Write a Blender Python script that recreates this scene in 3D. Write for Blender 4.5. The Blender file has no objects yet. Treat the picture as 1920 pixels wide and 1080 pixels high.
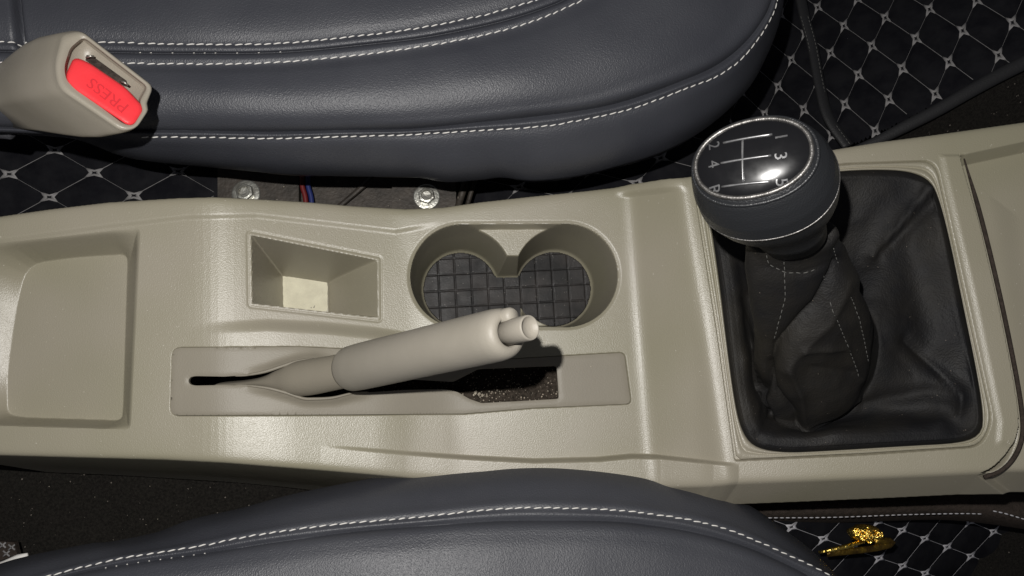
import bpy, math, random
import numpy as np
from mathutils import Vector, noise
from mathutils.geometry import delaunay_2d_cdt
random.seed(4); rng = np.random.default_rng(7)
S = bpy.context.scene; COL = S.collection

# ------------------------------------------------------------------ camera
# centimetres in the helpers, metres in the meshes; the origin is the point straight below the camera
F = 1479.0; HC = 54.0
zc = np.array([-(840-960.), -(540-760.), F]); zc /= np.linalg.norm(zc)
xc = np.array([1., 0, 0]); xc -= xc.dot(zc)*zc; xc /= np.linalg.norm(xc); yc = np.cross(zc, xc)
R3 = np.array([xc, yc, zc])
def P(u, v, z):
    """photo measurement (u, v) -> point in the world at height z (cm)"""
    u, v, z = np.broadcast_arrays(np.asarray(u, float), np.asarray(v, float), np.asarray(z, float))
    r = np.stack([u-960, 540-v, -F+0*u], -1) @ R3.T
    t = (z-HC)/r[..., 2]
    p = r*t[..., None]; p[..., 2] += HC
    return p
def PX(p):
    q = (np.asarray(p, float)-np.array([0, 0, HC])) @ R3
    return 960+F*q[..., 0]/-q[..., 2], 540-F*q[..., 1]/-q[..., 2]
cd = bpy.data.cameras.new('camera'); cam = bpy.data.objects.new('camera', cd); COL.objects.link(cam)
cd.sensor_width = 36; cd.lens = F/1920*36; cd.clip_start = .01; cd.clip_end = 50
from mathutils import Matrix
mm = Matrix.Identity(4)
for i in range(3):
    for j in range(3): mm[i][j] = float(R3[i][j])
mm[2][3] = HC*.01
# R3 rows are the world axes seen from the camera, so world = R3 * camera vector
cam.matrix_world = mm
S.camera = cam

# ------------------------------------------------------------------ light: a phone torch beside the lens, dim cabin fill
W = bpy.data.worlds.new('World'); S.world = W; W.use_nodes = True
W.node_tree.nodes['Background'].inputs[0].default_value = (.85, .88, 1, 1)
W.node_tree.nodes['Background'].inputs[1].default_value = .065
ld = bpy.data.lights.new('torch', 'POINT'); lo = bpy.data.objects.new('torch', ld); COL.objects.link(lo)
lo.location = (-.05, .045, .60); ld.energy = 15.0; ld.shadow_soft_size = .004; ld.color = (1, .975, .94)
S.view_settings.view_transform = 'Standard'; S.view_settings.look = 'None'
S.view_settings.exposure = 0; S.view_settings.gamma = 1; S.view_settings.use_curve_mapping = False

# ------------------------------------------------------------------ materials
class NT:
    def __init__(s, name):
        s.m = bpy.data.materials.new(name); s.m.use_nodes = True; s.t = s.m.node_tree
        s.b = s.t.nodes['Principled BSDF']
    def n(s, ty, **k):
        o = s.t.nodes.new(ty)
        for a, v in k.items():
            if a.startswith('i_'): o.inputs[a[2:].replace('_', ' ')].default_value = v
            else: setattr(o, a, v)
        return o
    def l(s, a, b): s.t.links.new(a, b)
def material(name, c1, c2=None, rough=.5, metal=0, cs=60, grain=0, gs=900, grain2=0, gs2=300, spec=.5, detail=4,
             rough2=None, rs=30, specks=0, speck_col=(.4, .38, .33), speck_scale=260, coat=0, voro=0, vs=700, lo_=.35, hi_=.65):
    t = NT(name); b = t.b
    tc = t.n('ShaderNodeTexCoord')
    b.inputs['Base Color'].default_value = (*c1, 1); b.inputs['Roughness'].default_value = rough
    b.inputs['Metallic'].default_value = metal; b.inputs['Specular IOR Level'].default_value = spec
    b.inputs['Coat Weight'].default_value = coat; b.inputs['Coat Roughness'].default_value = .06
    col = None
    if c2:
        nz = t.n('ShaderNodeTexNoise', i_Scale=cs, i_Detail=detail, i_Roughness=.6); t.l(tc.outputs['Object'], nz.inputs['Vector'])
        rp = t.n('ShaderNodeValToRGB'); rp.color_ramp.elements[0].position = lo_; rp.color_ramp.elements[1].position = hi_
        rp.color_ramp.elements[0].color = (*c1, 1); rp.color_ramp.elements[1].color = (*c2, 1)
        t.l(nz.outputs['Fac'], rp.inputs[0]); col = rp.outputs[0]
    if specks:
        v = t.n('ShaderNodeTexVoronoi', i_Scale=speck_scale); t.l(tc.outputs['Object'], v.inputs['Vector'])
        n2 = t.n('ShaderNodeTexNoise', i_Scale=speck_scale*.35, i_Detail=2.0); t.l(tc.outputs['Object'], n2.inputs['Vector'])
        a = t.n('ShaderNodeMath', operation='LESS_THAN'); t.l(v.outputs['Distance'], a.inputs[0]); a.inputs[1].default_value = .22
        g = t.n('ShaderNodeMath', operation='GREATER_THAN'); t.l(n2.outputs['Fac'], g.inputs[0]); g.inputs[1].default_value = 1-specks
        mu = t.n('ShaderNodeMath', operation='MULTIPLY'); t.l(a.outputs[0], mu.inputs[0]); t.l(g.outputs[0], mu.inputs[1])
        mx = t.n('ShaderNodeMix', data_type='RGBA'); t.l(mu.outputs[0], mx.inputs['Factor'])
        if col: t.l(col, mx.inputs['A'])
        else: mx.inputs['A'].default_value = (*c1, 1)
        mx.inputs['B'].default_value = (*speck_col, 1); col = mx.outputs['Result']
    if col: t.l(col, b.inputs['Base Color'])
    if rough2 is not None:
        nz = t.n('ShaderNodeTexNoise', i_Scale=rs, i_Detail=5.0); t.l(tc.outputs['Object'], nz.inputs['Vector'])
        mr = t.n('ShaderNodeMapRange'); t.l(nz.outputs['Fac'], mr.inputs['Value'])
        mr.inputs['From Min'].default_value = .3; mr.inputs['From Max'].default_value = .7
        mr.inputs['To Min'].default_value = rough; mr.inputs['To Max'].default_value = rough2
        t.l(mr.outputs[0], b.inputs['Roughness'])
    last = None
    for amt, sc, kind in ((grain, gs, 0), (grain2, gs2, 0), (voro, vs, 1)):
        if not amt: continue
        if kind: nz = t.n('ShaderNodeTexVoronoi', i_Scale=sc, feature='SMOOTH_F1'); out = nz.outputs['Distance']
        else: nz = t.n('ShaderNodeTexNoise', i_Scale=sc, i_Detail=2.0); out = nz.outputs['Fac']
        t.l(tc.outputs['Object'], nz.inputs['Vector'])
        bp = t.n('ShaderNodeBump', i_Strength=1.0, i_Distance=amt); t.l(out, bp.inputs['Height'])
        if last: t.l(last, bp.inputs['Normal'])
        last = bp.outputs[0]
    if last: t.l(last, b.inputs['Normal'])
    return t.m
MT = {}
MT['beige'] = material('beige_grained_plastic', (.252, .234, .166), (.288, .262, .204), rough=.35, detail=2, cs=8, specks=.31, speck_scale=800, speck_col=(.5, .47, .4), grain=.00017, gs=1350, spec=.75, rough2=.44, rs=14)
MT['plate'] = material('greyish_beige_plastic', (.208, .187, .148), (.232, .21, .166), rough=.48, cs=12, grain=.0001, gs=1100, spec=.35)
MT['grip'] = material('handbrake_plastic', (.272, .250, .208), (.30, .275, .232), rough=.5, cs=20, grain=.0001, gs=1000, spec=.45)
MT['buckle'] = material('buckle_plastic', (.29, .262, .21), (.31, .28, .23), rough=.4, cs=30, grain=.0001, gs=1100)
MT['leather'] = material('dark_slate_leather', (.039, .041, .050), (.046, .048, .057), rough=.42, cs=18, voro=.00016, vs=1500, grain2=.00018, gs2=800, spec=.5, rough2=.52, rs=9)
MT['thread'] = material('off_white_thread', (.72, .70, .66), rough=.7, grain=.0002, gs=2500)
MT['threadlight'] = material('pale_grey_thread', (.55, .54, .56), (.42, .41, .43), rough=.6, cs=200, grain=.0002, gs=2500)
MT['threadgrey'] = material('silver_grey_thread', (.26, .25, .25), (.19, .185, .18), rough=.6, cs=200, grain=.0002, gs=2500)
MT['redshade'] = material('shaded_red_plastic', (.60, .025, .035), rough=.5)  # darker copy of the button red: shade of the letter relief put into colour
MT['threaddark'] = material('dark_grey_thread', (.11, .108, .10), rough=.7)
MT['mat'] = material('black_quilted_leather', (.006, .006, .008), (.012, .012, .014), rough=.85, cs=60, voro=.0002, vs=1400, spec=.08)
MT['matedge'] = material('black_mat_binding', (.012, .012, .013), rough=.6, grain=.0003, gs=900)
MT['carpet'] = material('dark_carpet', (.010, .009, .008), (.022, .02, .017), rough=.95, cs=500, grain=.0012, gs=1300, spec=.1, specks=.36, speck_col=(.16, .14, .12), speck_scale=330)
MT['dusty'] = material('dusty_dark_carpet', (.022, .018, .014), (.06, .048, .038), rough=.95, cs=420, grain=.001, gs=900, spec=.1, specks=.55, speck_col=(.34, .29, .23), speck_scale=420)
MT['brown'] = material('brown_carpet_edge', (.035, .028, .023), (.055, .043, .036), rough=.95, cs=300, grain=.001, gs=1300, spec=.1)
MT['rubber'] = material('dusty_black_rubber', (.006, .0055, .0055), (.032, .027, .025), rough=.42, cs=55, grain=.0001, gs=900, rough2=.6, rs=60, spec=.28, specks=.38, speck_col=(.12, .11, .10), speck_scale=600, lo_=.42, hi_=.8)
MT['boot'] = material('worn_black_leather', (.006, .006, .007), (.017, .015, .012), rough=.6, cs=18, voro=.0002, vs=1100, grain2=.00025, gs2=450, spec=.28, specks=.3, speck_scale=700, speck_col=(.12, .1, .08), rough2=.75, rs=30)
MT['knob'] = material('black_knob_leather', (.016, .017, .019), rough=.4, voro=.00016, vs=1300, spec=.45)
MT['gloss'] = material('glossy_black_plastic', (.008, .008, .009), rough=.20, spec=.5, coat=0, rough2=.27, rs=200)
MT['silver'] = material('worn_silver_trim', (.26, .25, .24), (.10, .096, .09), rough=.42, metal=.8, cs=260, grain=.00018, gs=1100)
MT['engrave'] = material('bright_engraving', (.34, .34, .34), (.20, .20, .205), rough=.33, metal=.7, cs=300)
MT['red'] = material('red_plastic', (.80, .035, .045), (.86, .05, .06), rough=.4, cs=30, grain=.00008, gs=900, spec=.4)
MT['steel'] = material('dull_zinc', (.46, .46, .42), (.26, .25, .22), rough=.35, metal=.75, cs=180, grain=.0002, gs=500)
MT['tarnish'] = material('dark_slot_metal', (.12, .10, .085), (.05, .04, .035), rough=.45, metal=.6, cs=300)
MT['rail'] = material('grimy_dark_metal', (.028, .023, .018), (.055, .045, .036), rough=.6, metal=.2, cs=90, grain=.0004, gs=400, specks=.36, speck_scale=400, speck_col=(.25, .22, .18))
MT['gold'] = material('crumpled_gold', (1, .76, .20), (.85, .55, .10), rough=.27, metal=1, cs=120, grain=.0012, gs=330)
MT['redwire'] = material('red_wire', (.13, .012, .012), rough=.45)
MT['bluewire'] = material('blue_wire', (.015, .025, .12), rough=.45)
MT['label'] = material('cream_pad', (.58, .55, .41), (.50, .47, .35), rough=.6, cs=90, grain=.0002, gs=700, specks=.33, speck_col=(.1, .09, .07), speck_scale=500)
MT['crumb'] = material('pale_crumbs', (.55, .5, .4), (.3, .26, .2), rough=.8, cs=300)
MT['strap'] = material('dark_webbing', (.03, .03, .035), rough=.8, grain=.0006, gs=800)

# ------------------------------------------------------------------ mesh helpers
def mesh_obj(name, V, faces, mat, parent=None, smooth=True, split=False):
    me = bpy.data.meshes.new(name)
    V = np.asarray(V, float)*.01
    if isinstance(faces, np.ndarray):
        me.vertices.add(len(V)); me.vertices.foreach_set('co', V.ravel().astype('f4'))
        n = len(faces); k = faces.shape[1]
        me.loops.add(n*k); me.loops.foreach_set('vertex_index', faces.ravel().astype('i4'))
        me.polygons.add(n); me.polygons.foreach_set('loop_start', (np.arange(n)*k).astype('i4'))
        me.update(calc_edges=True)
    else:
        me.from_pydata([tuple(v) for v in V], [], faces); me.update()
    me.validate()
    me.materials.append(mat)
    if smooth: me.polygons.foreach_set('use_smooth', [True]*len(me.polygons))
    o = bpy.data.objects.new(name, me); COL.objects.link(o)
    if parent: o.parent = parent
    return o
class MB:
    def __init__(s): s.V = []; s.F = []; s.n = 0
    def add(s, V, Fc):
        V = [tuple(map(float, v)) for v in V]; s.V += V; s.F += [tuple(i+s.n for i in f) for f in Fc]; s.n += len(V)
    def loops(s, L, cap0=False, cap1=False, closed=True):
        n = len(L[0]); V = [p for l in L for p in l]; Fc = []
        for k in range(len(L)-1):
            for i in range(n if closed else n-1):
                j = (i+1) % n; Fc.append((k*n+i, k*n+j, (k+1)*n+j, (k+1)*n+i))
        if cap0: Fc.append(tuple(range(n))[::-1])
        if cap1: Fc.append(tuple(range((len(L)-1)*n, len(L)*n)))
        s.add(V, Fc)
    def tube(s, pts, r, n=8, caps=True, flat=1.0, up=(0, 0, 1)):
        pts = [np.asarray(p, float) for p in pts]; m = len(pts)
        rs = r if hasattr(r, '__len__') else [r]*m; L = []
        for i, p in enumerate(pts):
            t = pts[min(i+1, m-1)]-pts[max(i-1, 0)]; t = t/(np.linalg.norm(t)+1e-9)
            a = np.cross(t, up); 
            if np.linalg.norm(a) < 1e-3: a = np.cross(t, (0, 1, 0))
            a /= np.linalg.norm(a); b = np.cross(a, t)
            L.append([p+rs[i]*(math.cos(q)*a+flat*math.sin(q)*b) for q in np.arange(n)*2*math.pi/n])
        s.loops(L, caps, caps)
    def build(s, name, mat, parent=None, smooth=True): return mesh_obj(name, s.V, s.F, mat, parent, smooth)
def tag(o, label=None, cat=None, group=None, kind=None):
    if label: o['label'] = label
    if cat: o['category'] = cat
    if group: o['group'] = group
    if kind: o['kind'] = kind
    return o
def empty(name, loc=(0, 0, 0)):
    o = bpy.data.objects.new(name, None); COL.objects.link(o); o.location = Vector(loc)*.01; o.empty_display_size = .02; return o
def adopt(root, objs=None):
    """keep children where they were modelled although the empty stands elsewhere"""
    for c in [o for o in COL.objects if o.parent == root]:
        c.matrix_parent_inverse = Matrix.Translation(-root.location)
def chaikin(p, n=2, closed=True):
    p = np.asarray(p, float)
    for _ in range(n):
        q = np.roll(p, -1, 0) if closed else p[1:]; a = p if closed else p[:-1]
        r = np.empty((2*len(a), p.shape[1])); r[0::2] = .75*a+.25*q; r[1::2] = .25*a+.75*q
        p = r if closed else np.vstack([p[:1], r, p[-1:]])
    return p
def roundpoly(p, rad, n=6):
    p = [np.asarray(q, float) for q in p]; out = []; m = len(p)
    rad = rad if hasattr(rad, '__len__') else [rad]*m
    for i in range(m):
        a, b, c = p[i-1], p[i], p[(i+1) % m]
        d1 = a-b; d2 = c-b; l1 = np.linalg.norm(d1); l2 = np.linalg.norm(d2)
        r = min(rad[i], l1*.45, l2*.45)
        s_, e = b+d1/l1*r, b+d2/l2*r
        for t in np.linspace(0, 1, n): out.append((1-t)**2*s_+2*t*(1-t)*b+t*t*e)
    return np.array(out)
def resample(p, n, closed=False):
    p = np.asarray(p, float)
    if closed: p = np.vstack([p, p[:1]])
    d = np.r_[0, np.cumsum(np.linalg.norm(np.diff(p, axis=0), axis=1))]
    t = np.linspace(0, d[-1], n+1)[:-1] if closed else np.linspace(0, d[-1], n)
    return np.stack([np.interp(t, d, p[:, k]) for k in range(p.shape[1])], -1)
def spline(p, n):
    """Catmull-Rom through the points, n samples"""
    p = np.asarray(p, float); q = np.vstack([2*p[0]-p[1], p, 2*p[-1]-p[-2]]); out = []
    for i in range(len(p)-1):
        a, b, c, d = q[i:i+4]
        for t in np.linspace(0, 1, 12, endpoint=False):
            out.append(.5*((2*b)+(c-a)*t+(2*a-5*b+4*c-d)*t*t+(3*b-a-3*c+d)*t**3))
    out.append(p[-1]); return resample(out, n)
def sdf(poly, u, v):
    """signed distance, positive inside"""
    poly = np.asarray(poly, float); d = np.full(u.shape, 1e9); ins = np.zeros(u.shape, bool)
    for i in range(len(poly)):
        a = poly[i]; b = poly[(i+1) % len(poly)]
        e = b-a; L = e@e+1e-12
        t = np.clip(((u-a[0])*e[0]+(v-a[1])*e[1])/L, 0, 1)
        d = np.minimum(d, (u-a[0]-t*e[0])**2+(v-a[1]-t*e[1])**2)
        if abs(e[1]) > 1e-9:
            c = (a[1] > v) != (b[1] > v); ins ^= c & (u < e[0]*(v-a[1])/e[1]+a[0])
    d = np.sqrt(d); return np.where(ins, d, -d)
def dline(line, u, v):
    d = np.full(u.shape, 1e9)
    for a, b in zip(line[:-1], line[1:]):
        a = np.array(a, float); b = np.array(b, float); e = b-a
        t = np.clip(((u-a[0])*e[0]+(v-a[1])*e[1])/(e@e), 0, 1)
        d = np.minimum(d, np.hypot(u-a[0]-t*e[0], v-a[1]-t*e[1]))
    return d
def ss(x): x = np.clip(x, 0, 1); return x*x*(3-2*x)
def il(pts, u): a = np.array(pts, float); return np.interp(u, a[:, 0], a[:, 1])
def softfrac(sides, k=6.):
    """sides: list of inward distance / gap; a rounded minimum, clipped to 0..1"""
    s_ = np.stack([np.clip(x, 0, 3) for x in sides]); 
    m = -np.log(np.exp(-k*s_).sum(0)/1.0)/k
    return np.clip(m, 0, 1)
def edges_frac(poly, gaps, u, v):
    poly = np.asarray(poly, float); c = poly.mean(0); out = []
    for i in range(len(poly)):
        a = poly[i]; b = poly[(i+1) % len(poly)]; e = b-a; n = np.array([-e[1], e[0]])/np.linalg.norm(e)
        if (c-a)@n < 0: n = -n
        out.append(((u-a[0])*n[0]+(v-a[1])*n[1])/gaps[i])
    return out

# ------------------------------------------------------------------ the console: one moulded sheet, its heights in cm
ZR = 3.2
def _prof(u, v):
    xc_ = 745+.30*(v-400); r0 = 1178+.075*(v-345); r1 = 1288+.15*(v-400)
    a = np.clip((u-408)/np.maximum(xc_-408, 1), 0, 1); z = 3.3*(1-a)**1.35-.7*np.clip((408-u)/420, 0, 1.4)
    b = np.clip((u-r0)/(r1-r0), 0, 1)
    return z+ZR*b+rise(u)
def rise(u): return 3.9*np.clip((u-1310)/620, 0, 1.3)
def ss(x): x = np.clip(x, 0, 1); return x*x*(3-2*x)
def z0(u, v):
    acc = 0
    ks = np.linspace(-1, 1, 9)
    for k in ks: acc = acc+_prof(u+k*(20+38*ss((620-u)/150)), v)*(1.2-abs(k))
    return acc/np.sum(1.2-np.abs(ks))
MOUND = [(340, 612), (400, 603), (500, 598), (600, 603), (700, 613), (800, 628), (900, 645)]
def mound(u, v):
    return .5*ss((v-il(MOUND, u)+2)/26)*ss((u-340)/220)*(1-ss((u-700)/170))
def deck(u, v): return z0(u, v)+mound(u, v)
OUT = [(-160, 424), (0, 404), (90, 391), (200, 378), (330, 370), (400, 368), (480, 372), (580, 378), (660, 385), (760, 391), (830, 388),
       (900, 378), (1000, 367), (1100, 357), (1200, 345), (1320, 326), (1560, 280), (1650, 265), (1750, 252), (1920, 228), (2080, 206),
       (2080, 886), (1850, 888), (1700, 895), (1537, 902), (1300, 911), (1100, 912), (900, 905), (770, 896), (700, 890), (560, 879), (420, 868), (300, 862), (150, 858), (0, 854), (-160, 848)]
TRAY = roundpoly([(-170, 474), (262, 425), (243, 806), (-170, 794)], [1, 14, 12, 1], 5)
TFLOOR = roundpoly([(-34, 700), (-14, 560), (6, 480), (110, 466), (206, 461), (195, 790), (0, 784), (-34, 778)], [40, 40, 50, 40, 14, 14, 30, 34], 5)
POCK = [(470, 440), (707, 487), (708, 595), (472, 568)]
PLATE = roundpoly([(322, 652), (560, 650), (660, 655), (800, 668), (960, 673), (1171, 661), (1184, 757), (1000, 765), (870, 776), (640, 778), (318, 779)],
                  [16, 0.1, 0.1, .1, .1, 10, 10, .1, .1, .1, 16], 5)
BEZ = roundpoly([(1300, 338), (1400, 322), (1600, 305), (1755, 300), (1862, 790), (1840, 838), (1620, 853), (1379, 864), (1345, 620)], [10, 1, 1, 26, 30, 30, 1, 6, 1], 6)
BOOTO = chaikin([(1330, 400), (1342, 362), (1400, 342), (1560, 322), (1640, 318), (1705, 321), (1745, 338), (1763, 380), (1783, 460), (1803, 560), (1832, 700), (1845, 790),
                 (1836, 817), (1800, 831), (1700, 836), (1540, 846), (1470, 849), (1415, 840), (1392, 812), (1378, 760), (1362, 640), (1348, 520)], 2)
PANEL = [(1800, 291), (1925, 264), (2085, 240), (2085, 1000), (1840, 892), (1872, 874), (1905, 832), (1914, 780), (1880, 600), (1838, 420)]
GAP = [(1800, 291), (1838, 420), (1880, 600), (1914, 780), (1910, 835), (1880, 878), (1835, 892)]
PANEL = PANEL[:4]+[tuple(p) for p in chaikin(PANEL[4:], 2, False)]
GAP = [tuple(p) for p in chaikin(GAP, 2, False)]
RAIL = [(600, 832), (640, 835), (760, 845), (880, 853), (1000, 859), (1120, 856), (1180, 850), (1230, 851), (1380, 867)]
STAD = ((866, 517), (1062, 516))
def cup_terms(u, v):
    c1 = 97-np.hypot(u-866, v-517); c2 = 97-np.hypot(u-1062, v-516)
    st = 97-dline(STAD, u, v)
    ch = np.minimum(46-np.abs(u-964), np.minimum(v-474, 606-v))
    return c1, c2, ch, st
def console_height(u, v):
    z = deck(u, v)
    # upper rail step, lower rail step
    z = z-.16*ss((v-il([(-160, 462), (0, 446), (200, 418), (350, 401), (480, 398), (640, 416), (740, 428), (800, 418), (860, 404)], u))/12)*(1-ss((u-760)/80))
    amp = il([(600, 0), (760, .28), (900, .7), (1100, .85), (1230, 1.15), (1330, .75), (1385, 0)], u)
    z = z+amp*ss((v-il(RAIL, u))/9)
    # rail wall left of the lever deck along the top (small ledge)
    z = z+.5*ss((il([(1180, 372), (1300, 360), (1330, 352)], u)-v)/14)*ss((u-1150)/40)*(1-ss((u-1235)/60))*(v < 420)
    # tray
    dr = sdf(TRAY, u, v); df = np.maximum(-sdf(TFLOOR, u, v), 0); fr = np.where(dr > 0, dr/(dr+df+1e-6), 0)
    fr = .75*fr+.25*ss(fr)-.10*np.exp(-(fr/.2)**2)*(fr/.2); z = z-2.7*fr
    # pocket with a fine groove round its mouth
    pd = sdf(POCK, u, v)
    z = z-.05*np.exp(-((pd+7)/2.2)**2)
    fr = softfrac(edges_frac(POCK, [40, 118, 14, 17], u, v), 40.); z = z*(1-fr)+(-4.8)*fr
    # cups
    c1, c2, ch, st = cup_terms(u, v)
    z = z-.10*(1-ss((-st)/7))*(st < 0)*(st > -8)-.10*(st >= 0)
    z = z-.9*np.clip(st/5, 0, 1)
    def well(c): 
        t = np.clip(c/15, 0, 1); return .93*t+.07*ss((c-12)/10)
    t = np.maximum(np.maximum(well(c1), well(c2)), well(ch)); z = z*(1-t)+(-6.9)*t
    # plate seat
    ps = sdf(PLATE, u, v); z = z-.28*np.clip((ps+1.3)/2.0, 0, 1)
    # lever frame seat
    bs = sdf(BEZ, u, v); z = z-.4*np.clip((bs+1.2)/2.5, 0, 1)
    # raised band between the lever frame and the front gap
    pn = sdf(PANEL, u, v)
    z = z+.11*ss((u-il([(290, 1757), (330, 1765), (560, 1818), (790, 1866), (840, 1862)], v))/15)*(v > 270)*(v < 842)*(pn < 0)*ss((842-v)/20)*ss((v-288)/8)
    # front tray beyond the gap
    z = z-1.1*np.clip((pn)/16, 0, 1)-4.5*np.exp(-((dline(GAP, u, v)-7)/5.5)**2)*(pn > -3)*ss((v-285)/60)*(v < 888)
    ip = sdf([(1868, 352), (2085, 318), (2085, 800), (1935, 800), (1905, 560), (1880, 400)], u, v); z = z-.22*ss(ip/60)
    # outer drop
    od = sdf(OUT, u, v)
    dd = np.maximum(-od, 0)/28
    sl = np.where(v < 600, 14., il([(0, 5.5), (700, 4.2), (1100, 2.4), (1400, 1.5), (2080, 1.5)], u))
    z = z-sl*(np.sqrt(dd*dd+.02**2)-.02)
    z = z-8*np.maximum(dd-1.75, 0)*(v > 600)*ss((u-900)/200)
    z = z-.22*np.exp(-np.maximum(od, 0)/5.)
    return z, od, pd, st, ps, bs, pn
def to_uv(X, Y, n=4):
    z = np.full(X.shape, 1.5)
    for _ in range(n):
        u, v = PX(np.stack([X, Y, z], -1)); z = deck(u, v)
    return u, v
def grid_faces(nx, ny):
    i = np.arange(nx*ny).reshape(ny, nx)
    return np.stack([i[:-1, :-1], i[:-1, 1:], i[1:, 1:], i[1:, :-1]], -1).reshape(-1, 4)
def sub_mesh(V, Fc, mask, name, mat, parent):
    f = Fc[mask]; used = np.unique(f); mp = np.full(len(V), -1); mp[used] = np.arange(len(used))
    return mesh_obj(name, V[used], mp[f], mat, parent)
xs = np.arange(-33.5, 43.5, .045); ys = np.arange(-9.5, 21.5, .045)
X, Y = np.meshgrid(xs, ys); U, Vv = to_uv(X, Y)
Z, od, pd, st, ps, bs, pn = console_height(U, Vv)
V3 = np.stack([X, Y, Z], -1).reshape(-1, 3); FC = grid_faces(len(xs), len(ys))
def fm(a): return a.ravel()[FC].mean(1)
fu, fv, fz, fod = fm(U), fm(Vv), fm(Z), fm(od)
c1, c2, ch, _ = cup_terms(U, Vv)
keep = (fz > -13) & (fu > -150) & (fu < 2070) & ~(fm(ps) > 5) & ~(fm(bs) > 9)
cupm = (fm(np.maximum(np.maximum(c1, c2), ch)) > 0) & keep
shelf = (fm(st) > 0) & keep & ~cupm
pock = (fm(pd) > 0) & keep
tray = (fm(sdf(TRAY, U, Vv)) > 0) & keep
panel = (fm(pn) > 3) & keep & (fod > -4)
side = (fod < -5) & (fv > 600) & keep
console = empty('centre_console', P(800, 600, -12))
tag(console, 'long beige moulded plastic centre console running between the two dark leather seats', 'car console')
body = keep & ~cupm & ~pock & ~tray & ~panel & ~side & ~shelf
sub_mesh(V3, FC, body, 'top_shell', MT['beige'], console)
sub_mesh(V3, FC, side, 'side_skirt', MT['beige'], console)
tr_ = sub_mesh(V3, FC, tray, 'rear_tray', MT['beige'], console); tr_['label'] = 'wide shallow tray at the rear of the console'
pk_ = sub_mesh(V3, FC, pock, 'coin_pocket', MT['beige'], console); pk_['label'] = 'deep four-sided coin pocket with sloping walls'
cup = sub_mesh(V3, FC, cupm | shelf, 'cup_holder', MT['beige'], console); cup['label'] = 'double round cup holder joined in the middle'
fp_ = sub_mesh(V3, FC, panel, 'front_tray', MT['beige'], console); fp_['label'] = 'front storage tray beyond the dark gap'

g = MB(); q = spline(np.array(GAP[:-2], float), 90); n_ = np.gradient(q, axis=0); n_ = np.stack([-n_[:, 1], n_[:, 0]], -1); n_ /= np.linalg.norm(n_, axis=1)[:, None]
n_ *= -1 if n_[10, 0] > 0 else 1; q2 = q-n_*5.5; w_ = np.linspace(0, 1, 90)
g.tube(P(q2[:, 0], q2[:, 1], deck(q2[:, 0], q2[:, 1])-.42), .05+.09*ss(w_*6), 8); g.build('gap_shade_strip', MT['brown'], console)  # added dark tube standing in for the shade inside the gap
# cream pad on the pocket floor
fl = np.array([(523, 519), (614, 515), (614, 584), (523, 582)])
g = MB(); pts = resample(fl, 60, True)+rng.normal(0, .5, (60, 2)); zz = -4.72
g.loops([P(pts[:, 0], pts[:, 1], -4.9), P(pts[:, 0], pts[:, 1], zz)], False, True)
pad = g.build('floor_pad', MT['label'], pk_, smooth=False)

# rubber mat in the cup holder: tiles with grooves
def uvz(x, y, z): return PX(np.stack([x, y, np.full(x.shape, z)], -1))
mx = np.arange(-5.5, 11.5, .05); my = np.arange(3, 14.5, .05); MX, MY = np.meshgrid(mx, my)
mu, mv = to_uv(MX, MY); a1, a2, a3, _ = cup_terms(mu, mv)
inside = np.maximum(np.maximum(a1-19, a2-19), np.minimum(np.minimum(52-np.abs(mu-964), mv-487), 592-mv))
ang = math.radians(3.5); gx = (MX*math.cos(ang)+MY*math.sin(ang)+.25)/1.27; gy = (-MX*math.sin(ang)+MY*math.cos(ang)+.1)/1.27
gd = np.minimum(np.abs(gx-np.round(gx)), np.abs(gy-np.round(gy)))*1.27
tile = np.sin(np.floor(gx)*12.9+np.floor(gy)*78.2)*.012
mz = -6.72-.055*np.exp(-(gd/.05)**2)+tile-.03*np.cos(gx*2*math.pi)*0
mz = mz-.2*(inside < 0)
mf = grid_faces(len(mx), len(my)); mk = inside.ravel()[mf].mean(1) > -1.5
rm = sub_mesh(np.stack([MX, MY, mz], -1).reshape(-1, 3), mf, mk, 'cup_mat', MT['rubber'], None)
tag(rm, 'black dusty rubber liner with square tile pattern in the bottom of the double cup holder', 'rubber liner')

# ------------------------------------------------------------------ sheets cut to an outline
def sheet(outer, holes, zf, step, name, mat, parent, thick=.25, hz=None):
    pts = []; edges = []
    def addloop(l):
        s = len(pts); pts.extend([Vector((float(a), float(b))) for a, b in l]); n = len(l)
        edges.extend([(s+i, s+(i+1) % n) for i in range(n)])
    def dens(l): 
        l = np.asarray(l, float); L = np.linalg.norm(np.roll(l, -1, 0)-l, axis=1).sum(); return resample(l, int(L/(step*.6)), True)
    outer = dens(outer); addloop(outer); holes = [dens(h) for h in holes]
    for h in holes: addloop(h)
    lo_, hi = outer.min(0), outer.max(0)
    gu, gv = np.meshgrid(np.arange(lo_[0], hi[0], step), np.arange(lo_[1], hi[1], step)); gu = gu.ravel(); gv = gv.ravel()
    ok = sdf(outer, gu, gv) > step*.5
    for h in holes: ok &= sdf(h, gu, gv) < -step*.5
    pts.extend([Vector((float(a), float(b))) for a, b in zip(gu[ok], gv[ok])])
    r = delaunay_2d_cdt(pts, edges, [], 0, 1e-5)
    vs = np.array([(a.x, a.y) for a in r[0]]); tri = np.array([f for f in r[2] if len(f) == 3])
    c = vs[tri].mean(1); ok = sdf(outer, c[:, 0], c[:, 1]) > 0
    for h in holes: ok &= sdf(h, c[:, 0], c[:, 1]) < 0
    tri = tri[ok]
    V = zf(vs[:, 0], vs[:, 1]); g = MB()
    fl_ = [tuple(map(int, t[::-1])) for t in tri]
    g.add(V, fl_)
    for l in [outer]+holes:
        a = zf(l[:, 0], l[:, 1]); b = a.copy(); b[:, 2] -= thick*.15; 
        c_ = a.copy(); c_[:, 2] -= thick
        g.loops([a, c_])
    return g.build(name, mat, parent)
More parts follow.
